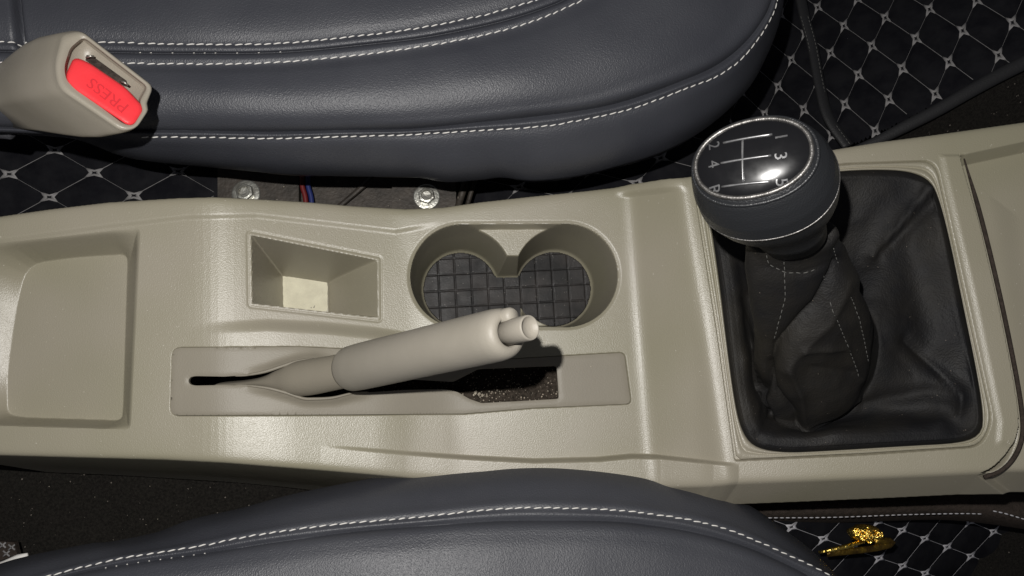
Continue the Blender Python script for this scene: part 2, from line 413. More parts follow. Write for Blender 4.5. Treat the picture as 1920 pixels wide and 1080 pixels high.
SLOT = [(352, 714), (356, 707), (366, 705), (420, 706), (465, 703), (500, 697), (535, 686), (560, 678), (590, 674), (640, 690), (700, 704), (780, 712), (850, 716), (897, 692), (1044, 686), (1048, 748),
        (903, 756), (880, 748), (858, 735), (835, 730), (760, 731), (700, 735), (660, 738), (625, 746), (590, 748), (570, 747), (540, 737), (505, 728), (465, 723), (420, 722), (366, 723), (356, 721)]
SLOT = np.array(SLOT)
SLOTS = roundpoly(SLOT, [4]*len(SLOT), 3)
def platez(u, v):
    base = deck(u, v); d = -sdf(SLOTS, u, v)
    lip = np.exp(-(np.maximum(d, 0)/9.)**2)*ss((u-440)/90)*(1-ss((u-650)/60))*.42
    p = P(u, v, base)
    p[:, 2] += lip+.02
    edge = np.maximum(sdf(PLATE, u, v), 0); p[:, 2] -= .05*np.exp(-(edge/2.0))
    ledge = np.maximum(d, 0); p[:, 2] -= .06*np.exp(-(ledge/2.0))*(lip < .1)
    return p
ptrim = sheet(PLATE+(np.array([750, 714])-PLATE)/np.linalg.norm(np.array([750, 714])-PLATE, axis=1)[:, None]*np.array([1.3, 1.3]), [SLOTS], platez, 5, 'lever_slot_plate', MT['plate'], console, thick=.3)
ptrim['label'] = 'long rounded greyer plate with the handbrake slot'
g = MB()
for ln in ([(440, 705), (465, 703), (500, 697), (535, 686), (560, 678), (590, 674), (612, 680)], [(440, 722), (465, 723), (505, 728), (540, 737), (570, 747), (590, 748), (625, 746), (660, 738), (690, 735)]):
    q = spline(np.array(ln, float), 60); w_ = np.sin(np.linspace(0, math.pi, 60))**.5
    g.tube(platez(q[:, 0], q[:, 1])+[0, 0, .0], .02+.085*w_, 8)
g.build('slot_lip', MT['plate'], ptrim)
# ------------------------------------------------------------------ lever frame and gaiter
N = 192
def radial(poly, c, n=N):
    poly = resample(poly, 1500, True); a = np.arctan2(poly[:, 1]-c[1], poly[:, 0]-c[0]); r = np.hypot(poly[:, 1]-c[1], poly[:, 0]-c[0])
    o = np.argsort(a); a = a[o]; r = r[o]
    th = -math.pi+np.arange(n)*2*math.pi/n
    rr = np.interp(th, np.r_[a-2*math.pi, a, a+2*math.pi], np.r_[r, r, r]); return np.stack([c[0]+rr*np.cos(th), c[1]+rr*np.sin(th)], -1)
bc = np.array([1590., 580.])
Lb = radial(BEZ, bc); Lo = radial(BOOTO, bc)
def mixl(t, dz):
    q = Lb*(1-t)+Lo*t; return P(q[:, 0], q[:, 1], ZR+dz+.0*q[:, 0])
g = MB()
def inset(L, px):
    d = bc-L; return L+d/np.linalg.norm(d, axis=1)[:, None]*px
Li = inset(Lb, 3)
def pl(L, dz): 
    zz = np.minimum(deck(L[:, 0], L[:, 1]), ZR+rise(L[:, 0]))+dz; return P(L[:, 0], L[:, 1], zz)
def mix(t): return Li*(1-t)+Lo*t
g.loops([pl(Li, -.5), pl(Li, -.06), pl(inset(Li, 1.5), 0.0), pl(mix(.42), .0), pl(mix(.47), -.10), pl(mix(.56), -.10), pl(mix(.62), -.02), pl(mix(.8), .03), pl(mix(.93), -.02), pl(Lo, -.18), pl(inset(Lo, 2), -1.2)])
bf = g.build('gaiter_frame', MT['beige'], console); bf['label'] = 'flat beige frame round the black gear lever boot'

gaiter = None
def ellipse(c, ru, rv, rot=0, n=N, sq=2.0):
    th = -math.pi+np.arange(n)*2*math.pi/n
    ct, st_ = np.cos(th), -np.sin(th)
    e = 2/sq; x = ru*np.sign(ct)*np.abs(ct)**e; y = rv*np.sign(st_)*np.abs(st_)**e
    return np.stack([c[0]+x*math.cos(rot)-y*math.sin(rot), c[1]+x*math.sin(rot)+y*math.cos(rot), np.full(n, c[2])], -1)
fr0 = pl(inset(Lo, -2), -.30)
keys = [(0, fr0)]
keys.append((.05, pl(inset(Lo, 8), .05)))
keys.append((.12, pl(inset(Lo, 22), -.05)))
cb = P(1535, 655, 2.6)
def pring(t, z, poly, c):
    L = radial(chaikin(poly, 2), np.array(c, float)); keys.append((t, P(L[:, 0], L[:, 1], z)))
SL = [(1416, 690), (1424, 752), (1488, 812), (1545, 800), (1606, 762), (1640, 700), (1648, 620), (1610, 560), (1500, 535), (1422, 600)]
L_ = radial(chaikin(SL, 2), np.array([1530., 670.])); q = P(L_[:, 0], L_[:, 1], 2.0)*.72+fr0*.28; q[:, 2] = 1.9+.8*rise(PX(q)[0]); keys.append((.33, q))
pring(.44, 2.2, SL, (1530, 670))
pring(.50, 3.0, [(1414, 680), (1422, 742), (1480, 795), (1545, 788), (1604, 750), (1637, 690), (1643, 610), (1606, 550), (1500, 530), (1420, 590)], (1528, 660))
pring(.62, 5.2, [(1411, 640), (1421, 705), (1468, 750), (1555, 757), (1612, 718), (1637, 640), (1622, 560), (1570, 515), (1480, 512), (1418, 565)], (1525, 630))
pring(.74, 7.8, [(1407, 590), (1422, 640), (1490, 672), (1572, 660), (1626, 600), (1616, 530), (1570, 485), (1480, 482), (1412, 525)], (1518, 575))
pring(.86, 10.2, [(1400, 520), (1420, 562), (1490, 580), (1562, 562), (1602, 510), (1592, 462), (1540, 440), (1450, 440), (1402, 470)], (1502, 508))
pring(.95, 12.0, [(1396, 462), (1420, 488), (1490, 500), (1552, 488), (1582, 455), (1560, 422), (1490, 410), (1430, 415), (1400, 435)], (1488, 452))
pring(.985, 12.8, [(1402, 446), (1425, 466), (1490, 476), (1548, 464), (1572, 438), (1552, 412), (1490, 402), (1430, 406), (1406, 424)], (1486, 438))
pring(1.0, 12.6, [(1425, 444), (1450, 458), (1490, 462), (1530, 455), (1545, 435), (1530, 415), (1490, 410), (1450, 412), (1430, 425)], (1486, 436))
kt = np.array([k[0] for k in keys]); kl = np.stack([k[1] for k in keys])
def boot_rows(n):
    rows = []
    for t in np.linspace(0, 1, n):
        i = min(np.searchsorted(kt, t, 'right')-1, len(kt)-2); a = (t-kt[i])/(kt[i+1]-kt[i])
        p0 = kl[max(i-1, 0)]; p1 = kl[i]; p2 = kl[i+1]; p3 = kl[min(i+2, len(kt)-1)]
        h0 = kt[i]-kt[max(i-1, 0)] or 1; h1 = kt[i+1]-kt[i]; h2 = (kt[min(i+2, len(kt)-1)]-kt[i+1]) or 1
        m1 = ((p2-p1)/h1*h0+(p1-p0)/h0*h1)/(h0+h1)*h1 if i > 0 else (p2-p1)
        m2 = ((p3-p2)/h2*h1+(p2-p1)/h1*h2)/(h1+h2)*h1 if i < len(kt)-2 else (p2-p1)
        rows.append((2*a**3-3*a*a+1)*p1+(a**3-2*a*a+a)*m1+(-2*a**3+3*a*a)*p2+(a**3-a*a)*m2)
    return np.stack(rows)
NR = 230
BR = boot_rows(NR)
# folds: ridges and creases drawn along lines over the gaiter, plus cloth noise, moved along the normal
def rownormals(B):
    du = np.roll(B, -1, 1)-np.roll(B, 1, 1); dv = np.gradient(B, axis=0); n = np.cross(du, dv); n /= np.linalg.norm(n, axis=-1)[..., None]+1e-9; return n
bu, bv = PX(BR); bn = rownormals(BR)
if (bn[60:90, :, 2].mean()) < 0: bn = -bn
T = np.linspace(0, 1, NR)[:, None]*np.ones((1, N)); col = (T > .45)
disp = np.zeros(T.shape)
def fold(line, h, w, where, sharp=2):
    global disp
    d = dline(line, bu, bv); disp = disp+h*np.exp(-(d/w)**sharp)*where
skirt = (T > .06)*(T < .50)
fold([(1635, 478), (1745, 352)], .6, 12, skirt, 1)
fold([(1650, 470), (1760, 372)], -.35, 14, skirt)
fold([(1700, 640), (1808, 742), (1800, 775)], .55, 12, skirt, 1)
fold([(1620, 760), (1740, 735), (1800, 745)], .35, 14, skirt)
fold([(1380, 480), (1405, 640), (1420, 760)], .5, 20, skirt)
fold([(1705, 430), (1750, 640)], .55, 42, skirt)
fold([(1440, 800), (1560, 815), (1760, 800)], .45, 22, skirt)
fold([(1450, 765), (1420, 825)], -.3, 7, skirt)
fold([(1395, 560), (1432, 700)], -.3, 12, skirt)
front = col*(bn[..., 2] > -.3)
fold([(1575, 492), (1535, 575), (1455, 655), (1428, 735)], -.75, 12, front, 1)
fold([(1590, 525), (1555, 605), (1470, 690)], .38, 16, front, 1)
fold([(1440, 690), (1452, 735), (1490, 775), (1500, 815)], -.55, 8, front, 1)
fold([(1480, 690), (1503, 745), (1508, 800)], .42, 9, front, 1)
fold([(1505, 655), (1590, 655), (1612, 710)], .25, 6, front, 1)
fold([(1520, 690), (1600, 700)], -.25, 14, front, 1)
fold([(1430, 470), (1435, 500), (1500, 514), (1560, 492), (1575, 450)], -.08, 5, front)
fold([(1605, 745), (1560, 772), (1500, 795)], .4, 10, front, 1)
fold([(1440, 745), (1470, 790), (1500, 805)], .4, 8, front, 1)
nzv = np.zeros(T.shape)
for i in range(NR):
    for j in range(N):
        p = Vector(BR[i, j]); nzv[i, j] = noise.noise(p*.30)*.45+noise.noise(p*1.3+Vector((5, 1, 2)))*.05-abs(noise.noise(p*.30+Vector((9, 3, 1))))*.8-abs(noise.noise(p*.7+Vector((2, 7, 4))))*.12
disp += (nzv+.2)*.42*ss((T-.05)/.1)*ss((1.0-T)/.06)
BR = BR+bn*disp[..., None]
g = MB(); g.loops(list(BR)); 
gaiter = g.build('gear_lever_boot', MT['boot'])
g = MB()
bu, bv = PX(BR); bn = rownormals(BR)
if (bn[60:90, :, 2].mean()) < 0: bn = -bn
def surf_line(line, where, n=60, lift=.02):
    out = []
    for (x, y) in resample(line, n):
        d = np.hypot(bu-x, bv-y)+1e4*(~where)
        k = np.unravel_index(np.argmin(d), d.shape); out.append(BR[k]+bn[k]*lift)
    return np.array(out)
def seam_runs(g, pts, r, L=.3, gap=.14):
    d = np.r_[0, np.cumsum(np.linalg.norm(np.diff(pts, axis=0), axis=1))]; s_ = 0
    while s_+L < d[-1]:
        q = np.stack([np.interp(np.linspace(s_, s_+L, 4), d, pts[:, k]) for k in range(3)], -1)
        g.tube(q, [r*.5, r, r, r*.5], 5); s_ += L+gap
where = (T > .45) & (bn[..., 2] > -.2)
for ln in ([(1436, 465), (1440, 495), (1470, 510), (1505, 513), (1540, 500), (1560, 480), (1572, 448)], [(1470, 480), (1472, 560), (1450, 640)],
           [(1530, 462), (1560, 580), (1590, 650), (1612, 715)], [(1558, 450), (1580, 520), (1612, 600), (1628, 680)]):
    q = surf_line(ln, where); k = np.ones(5)/5
    q = np.stack([np.convolve(np.pad(q[:, c], 2, 'edge'), k, 'valid') for c in range(3)], -1); seam_runs(g, q, .028)
g.build('seam_stitching', MT['threaddark'], gaiter)

# knob
up_pt = P(1410, 297, 18.2); lo_pt = P(1486, 442, 12.9)
vd = np.array([-5.5, 4.5, 53.5])*.5+np.array([0, 0, HC])*.5-up_pt; vd /= np.linalg.norm(vd)
e1 = P(1500, 292, 18)-P(1320, 322, 18); e1 -= e1.dot(vd)*vd; e1 /= np.linalg.norm(e1); e2 = np.cross(vd, e1)
if e2[1] < 0: e2 = -e2
ax = vd+.30*e2-.07*e1; ax /= np.linalg.norm(ax)
e1 -= e1.dot(ax)*ax; e1 /= np.linalg.norm(e1); e2 = np.cross(ax, e1)
if e2[1] < 0: e2 = -e2
def ring(t, a, b, sh=(0, 0), n=96, sq=2.15):
    """t: how far down the knob, 0 at the face and 6.5 at the neck"""
    th = np.arange(n)*2*math.pi/n; e = 2/sq
    x = a*np.sign(np.cos(th))*np.abs(np.cos(th))**e; y = b*np.sign(np.sin(th))*np.abs(np.sin(th))**e
    return (up_pt+(lo_pt-up_pt)*t/6.5)[None]+(x+sh[0])[:, None]*e1+(y+sh[1])[:, None]*e2
lever = empty('gear_lever', P(1535, 655, 2))
tag(lever, 'black gear lever with round silver ringed knob and folded worn leather boot', 'gear lever')
gaiter.parent = lever; gaiter.name = 'boot'
g = MB()
prof = [(.0, 2.74, 1.90), (.05, 2.86, 2.04), (.35, 3.06, 2.34), (.8, 3.28, 2.60), (1.3, 3.42, 2.80), (2.0, 3.47, 2.87)]
PF = np.array(prof); pt_ = np.linspace(0, 2.0, 24); prof = [(t, np.interp(t, PF[:, 0], PF[:, 1]), np.interp(t, PF[:, 0], PF[:, 2])) for t in pt_]
g.loops([ring(t, a, b) for t, a, b in prof]); knob = g.build('gear_knob', MT['knob'], lever)
g = MB()
prof = [(2.0, 3.43, 2.83), (2.08, 3.40, 2.80), (2.5, 3.36, 2.74), (3.0, 3.22, 2.58), (3.6, 2.95, 2.3), (4.2, 2.6, 2.0), (4.9, 2.2, 1.7), (5.6, 1.95, 1.5), (6.4, 1.8, 1.4)]
g.loops([ring(t, a, b) for t, a, b in prof], False, True); g.build('lower_cover', MT['knob'], knob)
def torus(g, t, a, b, sh, r, n=96, m=8):
    c = ring(t, a, b, sh, n); nx_ = np.roll(c, -1, 0)-np.roll(c, 1, 0); L = []
    for i in range(n):
        tt = nx_[i]/np.linalg.norm(nx_[i]); p = np.cross(tt, ax); L.append([c[i]+r*(math.cos(q)*p+math.sin(q)*ax) for q in np.arange(m)*2*math.pi/m])
    L.append(L[0]); g.loops(L)
g = MB(); torus(g, .0, 2.74, 1.92, (0, 0), .12); r1 = g.build('top_ring', MT['silver'], knob)
g = MB(); torus(g, .22, 2.96, 2.16, (0, 0), .10); g.build('outer_ring', MT['knob'], knob)
g = MB(); torus(g, 2.02, 3.45, 2.85, (0, 0), .05); r2 = g.build('seam_ring', MT['silver'], knob)
def dome(x, y, lift=0):
    x = np.asarray(x, float); y = np.asarray(y, float); q = (x/2.74)**2+(y/1.92)**2
    h = .80*np.sqrt(np.maximum(1-.85*q, 0))-.30
    return up_pt+x[..., None]*e1+y[..., None]*e2+(h+lift)[..., None]*ax
g = MB(); L = []
for k in np.linspace(1, 0.02, 26):
    th = np.arange(96)*2*math.pi/96; e = 2/2.15
    L.append(dome(k*2.74*np.sign(np.cos(th))*np.abs(np.cos(th))**e, k*1.92*np.sign(np.sin(th))*np.abs(np.sin(th))**e))
g.loops(L, False, True); g.build('face_cap', MT['gloss'], knob)
g = MB()
def fuv(px, py):
    """a point of the photograph's knob face -> face coordinates"""
    C_ = np.array([0, 0, HC]); r_ = P(px, py, 10.)-C_; k = ((up_pt+.25*ax-C_)@ax)/(r_@ax); a = C_+r_*k-up_pt; return a@e1, a@e2
Zf = lambda x, y: (1270+x/3.857, 190+y/3.857)
for a, b in [((478, 290), (478, 590)), ((335, 305), (690, 245)), ((320, 455), (685, 402)), ((320, 617), (682, 580))]:
    q = np.linspace(0, 1, 14); A = fuv(*Zf(*a)); B = fuv(*Zf(*b))
    g.tube(dome(A[0]+(B[0]-A[0])*q, A[1]+(B[1]-A[1])*q, .015), .062, 6)
g.build('shift_pattern', MT['engrave'], knob)
def text_mesh(body, size, ext=.01):
    c = bpy.data.curves.new('t', 'FONT'); c.body = body; c.size = size; c.align_x = 'CENTER'; c.align_y = 'CENTER'; c.extrude = 0; c.offset = 0; c.resolution_u = 3
    o = bpy.data.objects.new('t', c); COL.objects.link(o); dg = bpy.context.evaluated_depsgraph_get(); me = bpy.data.meshes.new_from_object(o.evaluated_get(dg))
    V = np.array([tuple(v.co) for v in me.vertices]); Fc = [tuple(p.vertices) for p in me.polygons]
    ed = {}
    for f in Fc:
        for a, b in zip(f, f[1:]+f[:1]): ed[(a, b)] = 1
    be = [(a, b) for (a, b) in ed if (b, a) not in ed]
    bpy.data.objects.remove(o); bpy.data.curves.remove(c); bpy.data.meshes.remove(me); return V, Fc, be
for ch_, (x, y) in {'1': (750, 262), '3': (748, 405), '5': (750, 583), '2': (262, 322), '4': (262, 460), 'R': (262, 635)}.items():
    c0 = fuv(*Zf(x, y)); V, Fc, be = text_mesh(ch_, .80)
    # upright direction of the digits points to the front of the car
    fx = c0[0]+V[:, 1]; fy = c0[1]-V[:, 0]
    g = MB(); top = dome(fx, fy, .045); bot = dome(fx, fy, -.02); n = len(V)
    g.add(list(top)+list(bot), Fc+[(a, b, b+n, a+n) for a, b in be])
    g.build('numeral' if ch_ != 'R' else 'letter', MT['engrave'], knob, smooth=False)
adopt(lever)

# ------------------------------------------------------------------ handbrake
hb = empty('handbrake_lever', P(600, 705, 0)); tag(hb, 'raised grey beige handbrake lever with push button, standing in the slotted plate', 'handbrake')
A = P(655, 692, 4.3); B = P(955, 623, 16.0)
d = B-A; LH = np.linalg.norm(d); d /= LH
sd = np.cross(d, (0, 0, 1)); sd /= np.linalg.norm(sd); un = np.cross(sd, d)
def cross(c, a, b, n=48, bump=0):
    th = np.arange(n)*2*math.pi/n; return np.array([c+a*math.cos(t)*sd+b*math.sin(t)*un+bump*max(0, math.cos(t-2.35))**8*(math.cos(2.35)*sd+math.sin(2.35)*un) for t in th])
g = MB()
pr = [(0, 1.05, 0), (.0, 1.12, 0), (.12, 1.32, 0), (.4, 1.40, 0), (1.5, 1.42, 0), (4, 1.40, 0), (7, 1.36, 0), (LH-2.5, 1.33, 0), (LH-1.6, 1.32, 0), (LH-.9, 1.31, 0), (LH-.4, 1.25, 0), (LH-.13, 1.12, 0), (LH-.02, .95, 0), (LH, .77, 0), (LH-.06, .69, 0), (LH-1.5, .69, 0)]
g.loops([cross(A+d*t, r, r*1.0) for t, r, b in pr], True, True); grip = g.build('grip', MT['grip'], hb)
g = MB()   # raised nub on the far side of the grip end
c0 = A+d*(LH-.20)-sd*.76-un*.05
g.tube([c0-d*.5, c0-d*.35, c0, c0+d*.45, c0+d*.62], [.28, .40, .46, .43, .31], 14); g.build('nub', MT['grip'], grip)
g = MB()
pr = [(-.8, .62), (1.35, .62), (1.45, .60), (1.48, .56), (1.44, .51), (1.3, .42), (1.22, .2), (1.2, .02)]
g.loops([cross(A+d*(LH+t), r, r) for t, r in pr], True, True); g.build('push_button', MT['grip'], hb)
# shaft and its flattened skirt going down into the slot
g = MB()
K = [(P(668, 690, 4.6), 1.06, 1.06), (P(620, 700, 3.8), 1.10, 1.1), (P(575, 708, 2.9), 1.14, 1.25), (P(548, 711, 2.1), 1.02, 1.3), (P(525, 714, 1.6), .62, 1.2), (P(500, 716, 1.0), .36, 1.1), (P(465, 718, .1), .22, 1.0), (P(425, 720, -.9), .16, .9)]
kk = spline(np.array([[*k[0], k[1], k[2]] for k in K]), 40)
g.loops([cross(k[:3], k[3], k[4]) for k in kk], True, True); g.build('lever_arm', MT['plate'], hb)
adopt(hb)

# ------------------------------------------------------------------ seats
def leather_rows(keys, ncol, per):
    """keys: list of (polyline px, z offset array or scalar); rows interpolated smoothly between them"""
    K = []
    for poly, z in keys:
        q = spline(np.array(poly, float), ncol); zz = z(q[:, 0], q[:, 1]) if callable(z) else z
        K.append(P(q[:, 0], q[:, 1], zz))
    return np.stack(K)
def interp_rows(K, per):
    rows = []; n = len(K)
    for i in range(n-1):
        p0 = K[max(i-1, 0)]; p1 = K[i]; p2 = K[i+1]; p3 = K[min(i+2, n-1)]
        d1 = np.linalg.norm(p2-p1, axis=-1, keepdims=True)+1e-6
        d0 = np.linalg.norm(p1-p0, axis=-1, keepdims=True) if i > 0 else d1
        d2 = np.linalg.norm(p3-p2, axis=-1, keepdims=True) if i < n-2 else d1
        d0 = np.maximum(d0, 1e-3); d2 = np.maximum(d2, 1e-3)
        m1 = ((p2-p1)/d1*d0+(p1-p0)/d0*d1)/(d0+d1)*d1 if i > 0 else (p2-p1)
        m2 = ((p3-p2)/d2*d1+(p2-p1)/d1*d2)/(d1+d2)*d1 if i < n-2 else (p2-p1)
        for a in np.linspace(0, 1, per[i], endpoint=False):
            rows.append((2*a**3-3*a*a+1)*p1+(a**3-2*a*a+a)*m1+(-2*a**3+3*a*a)*p2+(a**3-a*a)*m2)
    rows.append(K[-1]); return np.stack(rows)
def rows_obj(Rw, name, mat, parent, flip=False):
    ny, nx = Rw.shape[:2]; f = grid_faces(nx, ny)
    if flip: f = f[:, ::-1].copy()
    return mesh_obj(name, Rw.reshape(-1, 3), f, mat, parent)
def wob(Rw, amp, sc, seed):
    out = Rw.copy()
    for i in range(Rw.shape[0]):
        for j in range(Rw.shape[1]):
            p = Vector(Rw[i, j])*sc+Vector((seed, 0, 0)); out[i, j, 2] += amp*noise.noise(p)
    return out
def blend(c1_, c2_, t, n=60):
    a = spline(np.array(c1_, float), n); b = spline(np.array(c2_, float), n); return a*(1-t)+b*t
def stitch_row(g, pts, L=.50, gap=.10, r=.042, lift=.03, nrm=(0, 0, 1), slant=.03):
    pts = np.asarray(pts); d = np.r_[0, np.cumsum(np.linalg.norm(np.diff(pts, axis=0), axis=1))]; s_ = 0; nrm = np.array(nrm, float)
    while s_+L < d[-1]:
        l2 = L*random.uniform(.84, 1.06)
        q = np.stack([np.interp(np.linspace(s_, s_+l2, 6), d, pts[:, k]) for k in range(3)], -1)
        t = q[-1]-q[0]; t /= np.linalg.norm(t); s2 = np.cross(nrm, t)
        off = np.array([-.9, 0, .7, .9, .7, -.9])[:, None]*nrm*lift
        q = q+off+(np.linspace(-slant, slant, 6)+random.uniform(-.02, .02))[:, None]*s2
        g.tube(q, [r*.6, r*.95, r, r, r*.95, r*.6], 6); s_ += L+gap

# --- upper seat
zs = 4.0
OL = [(-120, 250), (0, 252), (120, 258), (170, 270), (220, 290), (280, 303), (400, 315), (560, 328), (700, 331), (780, 333), (840, 342), (900, 338), (940, 333), (1000, 338), (1080, 331), (1150, 314), (1250, 281), (1330, 236), (1400, 170), (1440, 100), (1462, 40), (1470, -10), (1474, -90), (1474, -190)]
ST = [(-120, 246), (0, 247), (120, 252), (220, 256), (400, 258), (600, 258), (800, 250), (1000, 238), (1100, 222), (1200, 198), (1290, 165), (1340, 145), (1385, 115), (1420, 75), (1450, 25), (1461, -20), (1466, -90), (1466, -190)]
FD = [(-120, 236), (0, 238), (280, 244), (500, 246), (640, 245), (800, 239), (960, 223), (1100, 205), (1200, 180), (1290, 148), (1350, 118), (1395, 82), (1425, 45), (1445, 5), (1452, -40), (1456, -90), (1456, -190)]
U2 = [(-120, 116), (0, 117), (240, 119), (400, 120), (500, 117), (640, 107), (760, 92), (880, 72), (980, 47), (1060, 15), (1110, -12), (1160, -70), (1190, -190)]
UC = [(-120, 96), (0, 96), (230, 99), (400, 100), (500, 98), (640, 89), (800, 70), (930, 43), (1020, 16), (1075, -12), (1120, -70), (1150, -190)]
U1 = [(-120, 78), (0, 79), (200, 80), (400, 84), (560, 78), (700, 65), (800, 50), (900, 30), (980, 8), (1030, -12), (1080, -70), (1110, -190)]
UF = [(-120, -190), (100, -190), (300, -190), (500, -190), (600, -190), (700, -190), (760, -190), (800, -190), (850, -190), (880, -190), (900, -190), (920, -190)]
def sh(poly, dv, du=0): return [(a+du, b+dv) for a, b in poly]
NCOL = 420
def zcrown(h): return lambda u, v: h+0*u
hem_z = lambda u, v: -.5+.25*np.sin(u/37.)+.2*np.sin(u/83.+1)
seatU = empty('car_seat', P(700, 60, -10)); tag(seatU, 'dark slate leather seat cushion across the top with the buckle on its corner', 'car seat')
def sub(c1_, c2_, t): return [tuple(p) for p in blend(c1_, c2_, t, 40)]
K = leather_rows([(sh(OL, -30), -7.0), (OL, hem_z), (sub(OL, ST, .25), 1.5), (sub(OL, ST, .6), 2.75), (sub(OL, ST, .88), 3.5), (ST, 3.72), (sub(ST, FD, .45), 3.95), (FD, 3.78)], NCOL, 1)
Rw = interp_rows(K, [3, 8, 8, 8, 6, 6, 6]); Rw = wob(Rw, .18, .22, 3.1)
pU = rows_obj(Rw, 'side_panel', MT['leather'], seatU, True); stU = Rw[3+8+8+8+6]
K2 = leather_rows([(FD, 3.78), (sh(FD, -4, -1), 4.12), (sub(FD, U2, .16), 4.75), (sub(FD, U2, .5), 5.45), (sub(FD, U2, .85), 5.35), (U2, 5.12), (sub(U2, UC, .45), 5.2), (sub(U2, UC, .85), 5.1), (UC, 4.9), (sub(UC, U1, .18), 5.1), (sub(UC, U1, .6), 5.2), (U1, 5.12), (sub(U1, UF, .08), 5.3), (sub(U1, UF, .4), 5.2), (UF, 4.4)], NCOL, 1)
per = [5, 8, 10, 10, 8, 6, 6, 5, 5, 6, 6, 6, 10, 10]; Rw2 = interp_rows(K2, per)
Rw2[1:] = wob(Rw2[1:], .12, .2, 7.7); Rw2[0] = Rw[-1]
uu, vv = PX(Rw2)
cre = 28+.1*vv
Rw2[..., 2] -= .9*np.exp(-((uu-cre)/7.)**2)*ss((120-vv)/40)
rows_obj(Rw2, 'cushion_top', MT['leather'], seatU, True)
cs_ = np.cumsum([0]+per)
g = MB(); uu_ = PX(stU)[0]; stitch_row(g, stU[uu_ > 262], nrm=(0, -.55, .83)); g.build('edge_stitching', MT['thread'], seatU)
g = MB(); stitch_row(g, Rw2[cs_[5]]); g.build('seam_stitching', MT['thread'], seatU)
g = MB(); stitch_row(g, Rw2[cs_[11]]); g.build('seam_stitching', MT['thread'], seatU)
g = MB()   # pin pricks along the groove
pts = Rw2[cs_[8]]; uu_, vv_ = PX(pts)
for i in range(len(pts)):
    if 225 < uu_[i] < 560 and i % 6 == 0 and random.random() < .7: g.tube([pts[i]+(-.05, 0, .03), pts[i]+(.05, .01, .06)], .03, 5)
g.build('groove_thread', MT['thread'], seatU)
adopt(seatU)

# --- lower seat
OL = [(-120, 1102), (0, 1057), (50, 1043), (75, 1037), (167, 1019), (208, 1015), (292, 998), (358, 974), (450, 953), (542, 928), (667, 902), (760, 887), (880, 876), (960, 868), (1040, 867), (1120, 872), (1200, 882), (1260, 896), (1320, 912), (1400, 945), (1460, 985), (1520, 1030), (1570, 1080), (1620, 1135), (1680, 1220)]
ST = [(-40, 1122), (40, 1096), (96, 1079), (179, 1058), (250, 1043), (375, 1024), (458, 1007), (542, 994), (625, 984), (800, 968), (900, 957), (1000, 952), (1120, 955), (1200, 961), (1300, 976), (1370, 995), (1430, 1019), (1480, 1042), (1530, 1065), (1560, 1082), (1620, 1125), (1650, 1220)]
FD = [(-20, 1135), (60, 1102), (146, 1076), (250, 1056), (375, 1039), (500, 1018), (650, 999), (792, 986), (900, 979), (1000, 976), (1120, 977), (1200, 982), (1300, 997), (1400, 1026), (1480, 1061), (1520, 1083), (1580, 1125), (1610, 1220)]
IN = [(100, 1250), (300, 1250), (500, 1250), (700, 1250), (900, 1250), (1100, 1250), (1300, 1250), (1500, 1250)]
seatL = empty('car_seat', P(900, 1060, -10)); tag(seatL, 'dark slate leather seat cushion bulging up along the bottom of the console', 'car seat')
K = leather_rows([(sh(OL, 40), -8.0), (OL, -.6), (sub(OL, ST, .12), .7), (sub(OL, ST, .4), 2.2), (sub(OL, ST, .75), 3.1), (sub(OL, ST, .93), 3.5), (ST, 3.55), (sub(ST, FD, .5), 3.75), (FD, 3.62)], NCOL, 1)
Rw = interp_rows(K, [3, 6, 8, 8, 6, 4, 6, 6]); Rw = wob(Rw, .15, .22, 1.1)
rows_obj(Rw, 'side_panel', MT['leather'], seatL, False)
K2 = leather_rows([(FD, 3.62), (sh(FD, 5), 3.95), (sub(FD, IN, .12), 4.45), (sub(FD, IN, .4), 5.05), (sub(FD, IN, .8), 6.2), (IN, 6.5)], NCOL, 1)
Rw2 = interp_rows(K2, [5, 8, 10, 10, 6]); Rw2[1:] = wob(Rw2[1:], .12, .2, 2.2); Rw2[0] = Rw[-1]
rows_obj(Rw2, 'cushion_top', MT['leather'], seatL, False)
g = MB(); stitch_row(g, Rw[3+6+8+8+6+4], nrm=(0, .4, .9)); g.build('edge_stitching', MT['thread'], seatL)
g = MB(); uu_, vv_ = PX(Rw[-1])
for i in range(len(uu_)):
    if 190 < uu_[i] < 420 and i % 5 == 0 and random.random() < .8: g.tube([Rw[-1][i]+(-.04, 0, .03), Rw[-1][i]+(.04, .01, .05)], .028, 5)
g.build('groove_thread', MT['thread'], seatL)
adopt(seatL)

# ------------------------------------------------------------------ seat belt buckle
bk = empty('belt_buckle', P(60, 180, 0)); tag(bk, 'beige seat belt buckle with red press button lying on the upper seat corner', 'seat belt buckle')
RIM = roundpoly([(116, 64), (152, 57), (288, 162), (275, 195), (279, 206), (256, 241), (228, 247), (108, 166), (101, 120)], [10, 12, 12, 7, 5, 14, 14, 22, 20], 8)
HOLE = roundpoly([(131, 90), (156, 69), (277, 163), (262, 190), (268, 206), (250, 236), (232, 233), (124, 152), (120, 125)], [8, 10, 8, 5, 5, 10, 12, 16, 12], 8)
bcen = np.array([192., 155.])
RIMr = radial(RIM, bcen, 128); HOLr = radial(HOLE, bcen, 128)
def facez(u, v):  # the open end leans back towards the belt
    return 10.4-.010*(u-190)+.006*(v-150)
def lp(L, dz): return P(L[:, 0], L[:, 1], facez(L[:, 0], L[:, 1])+dz)
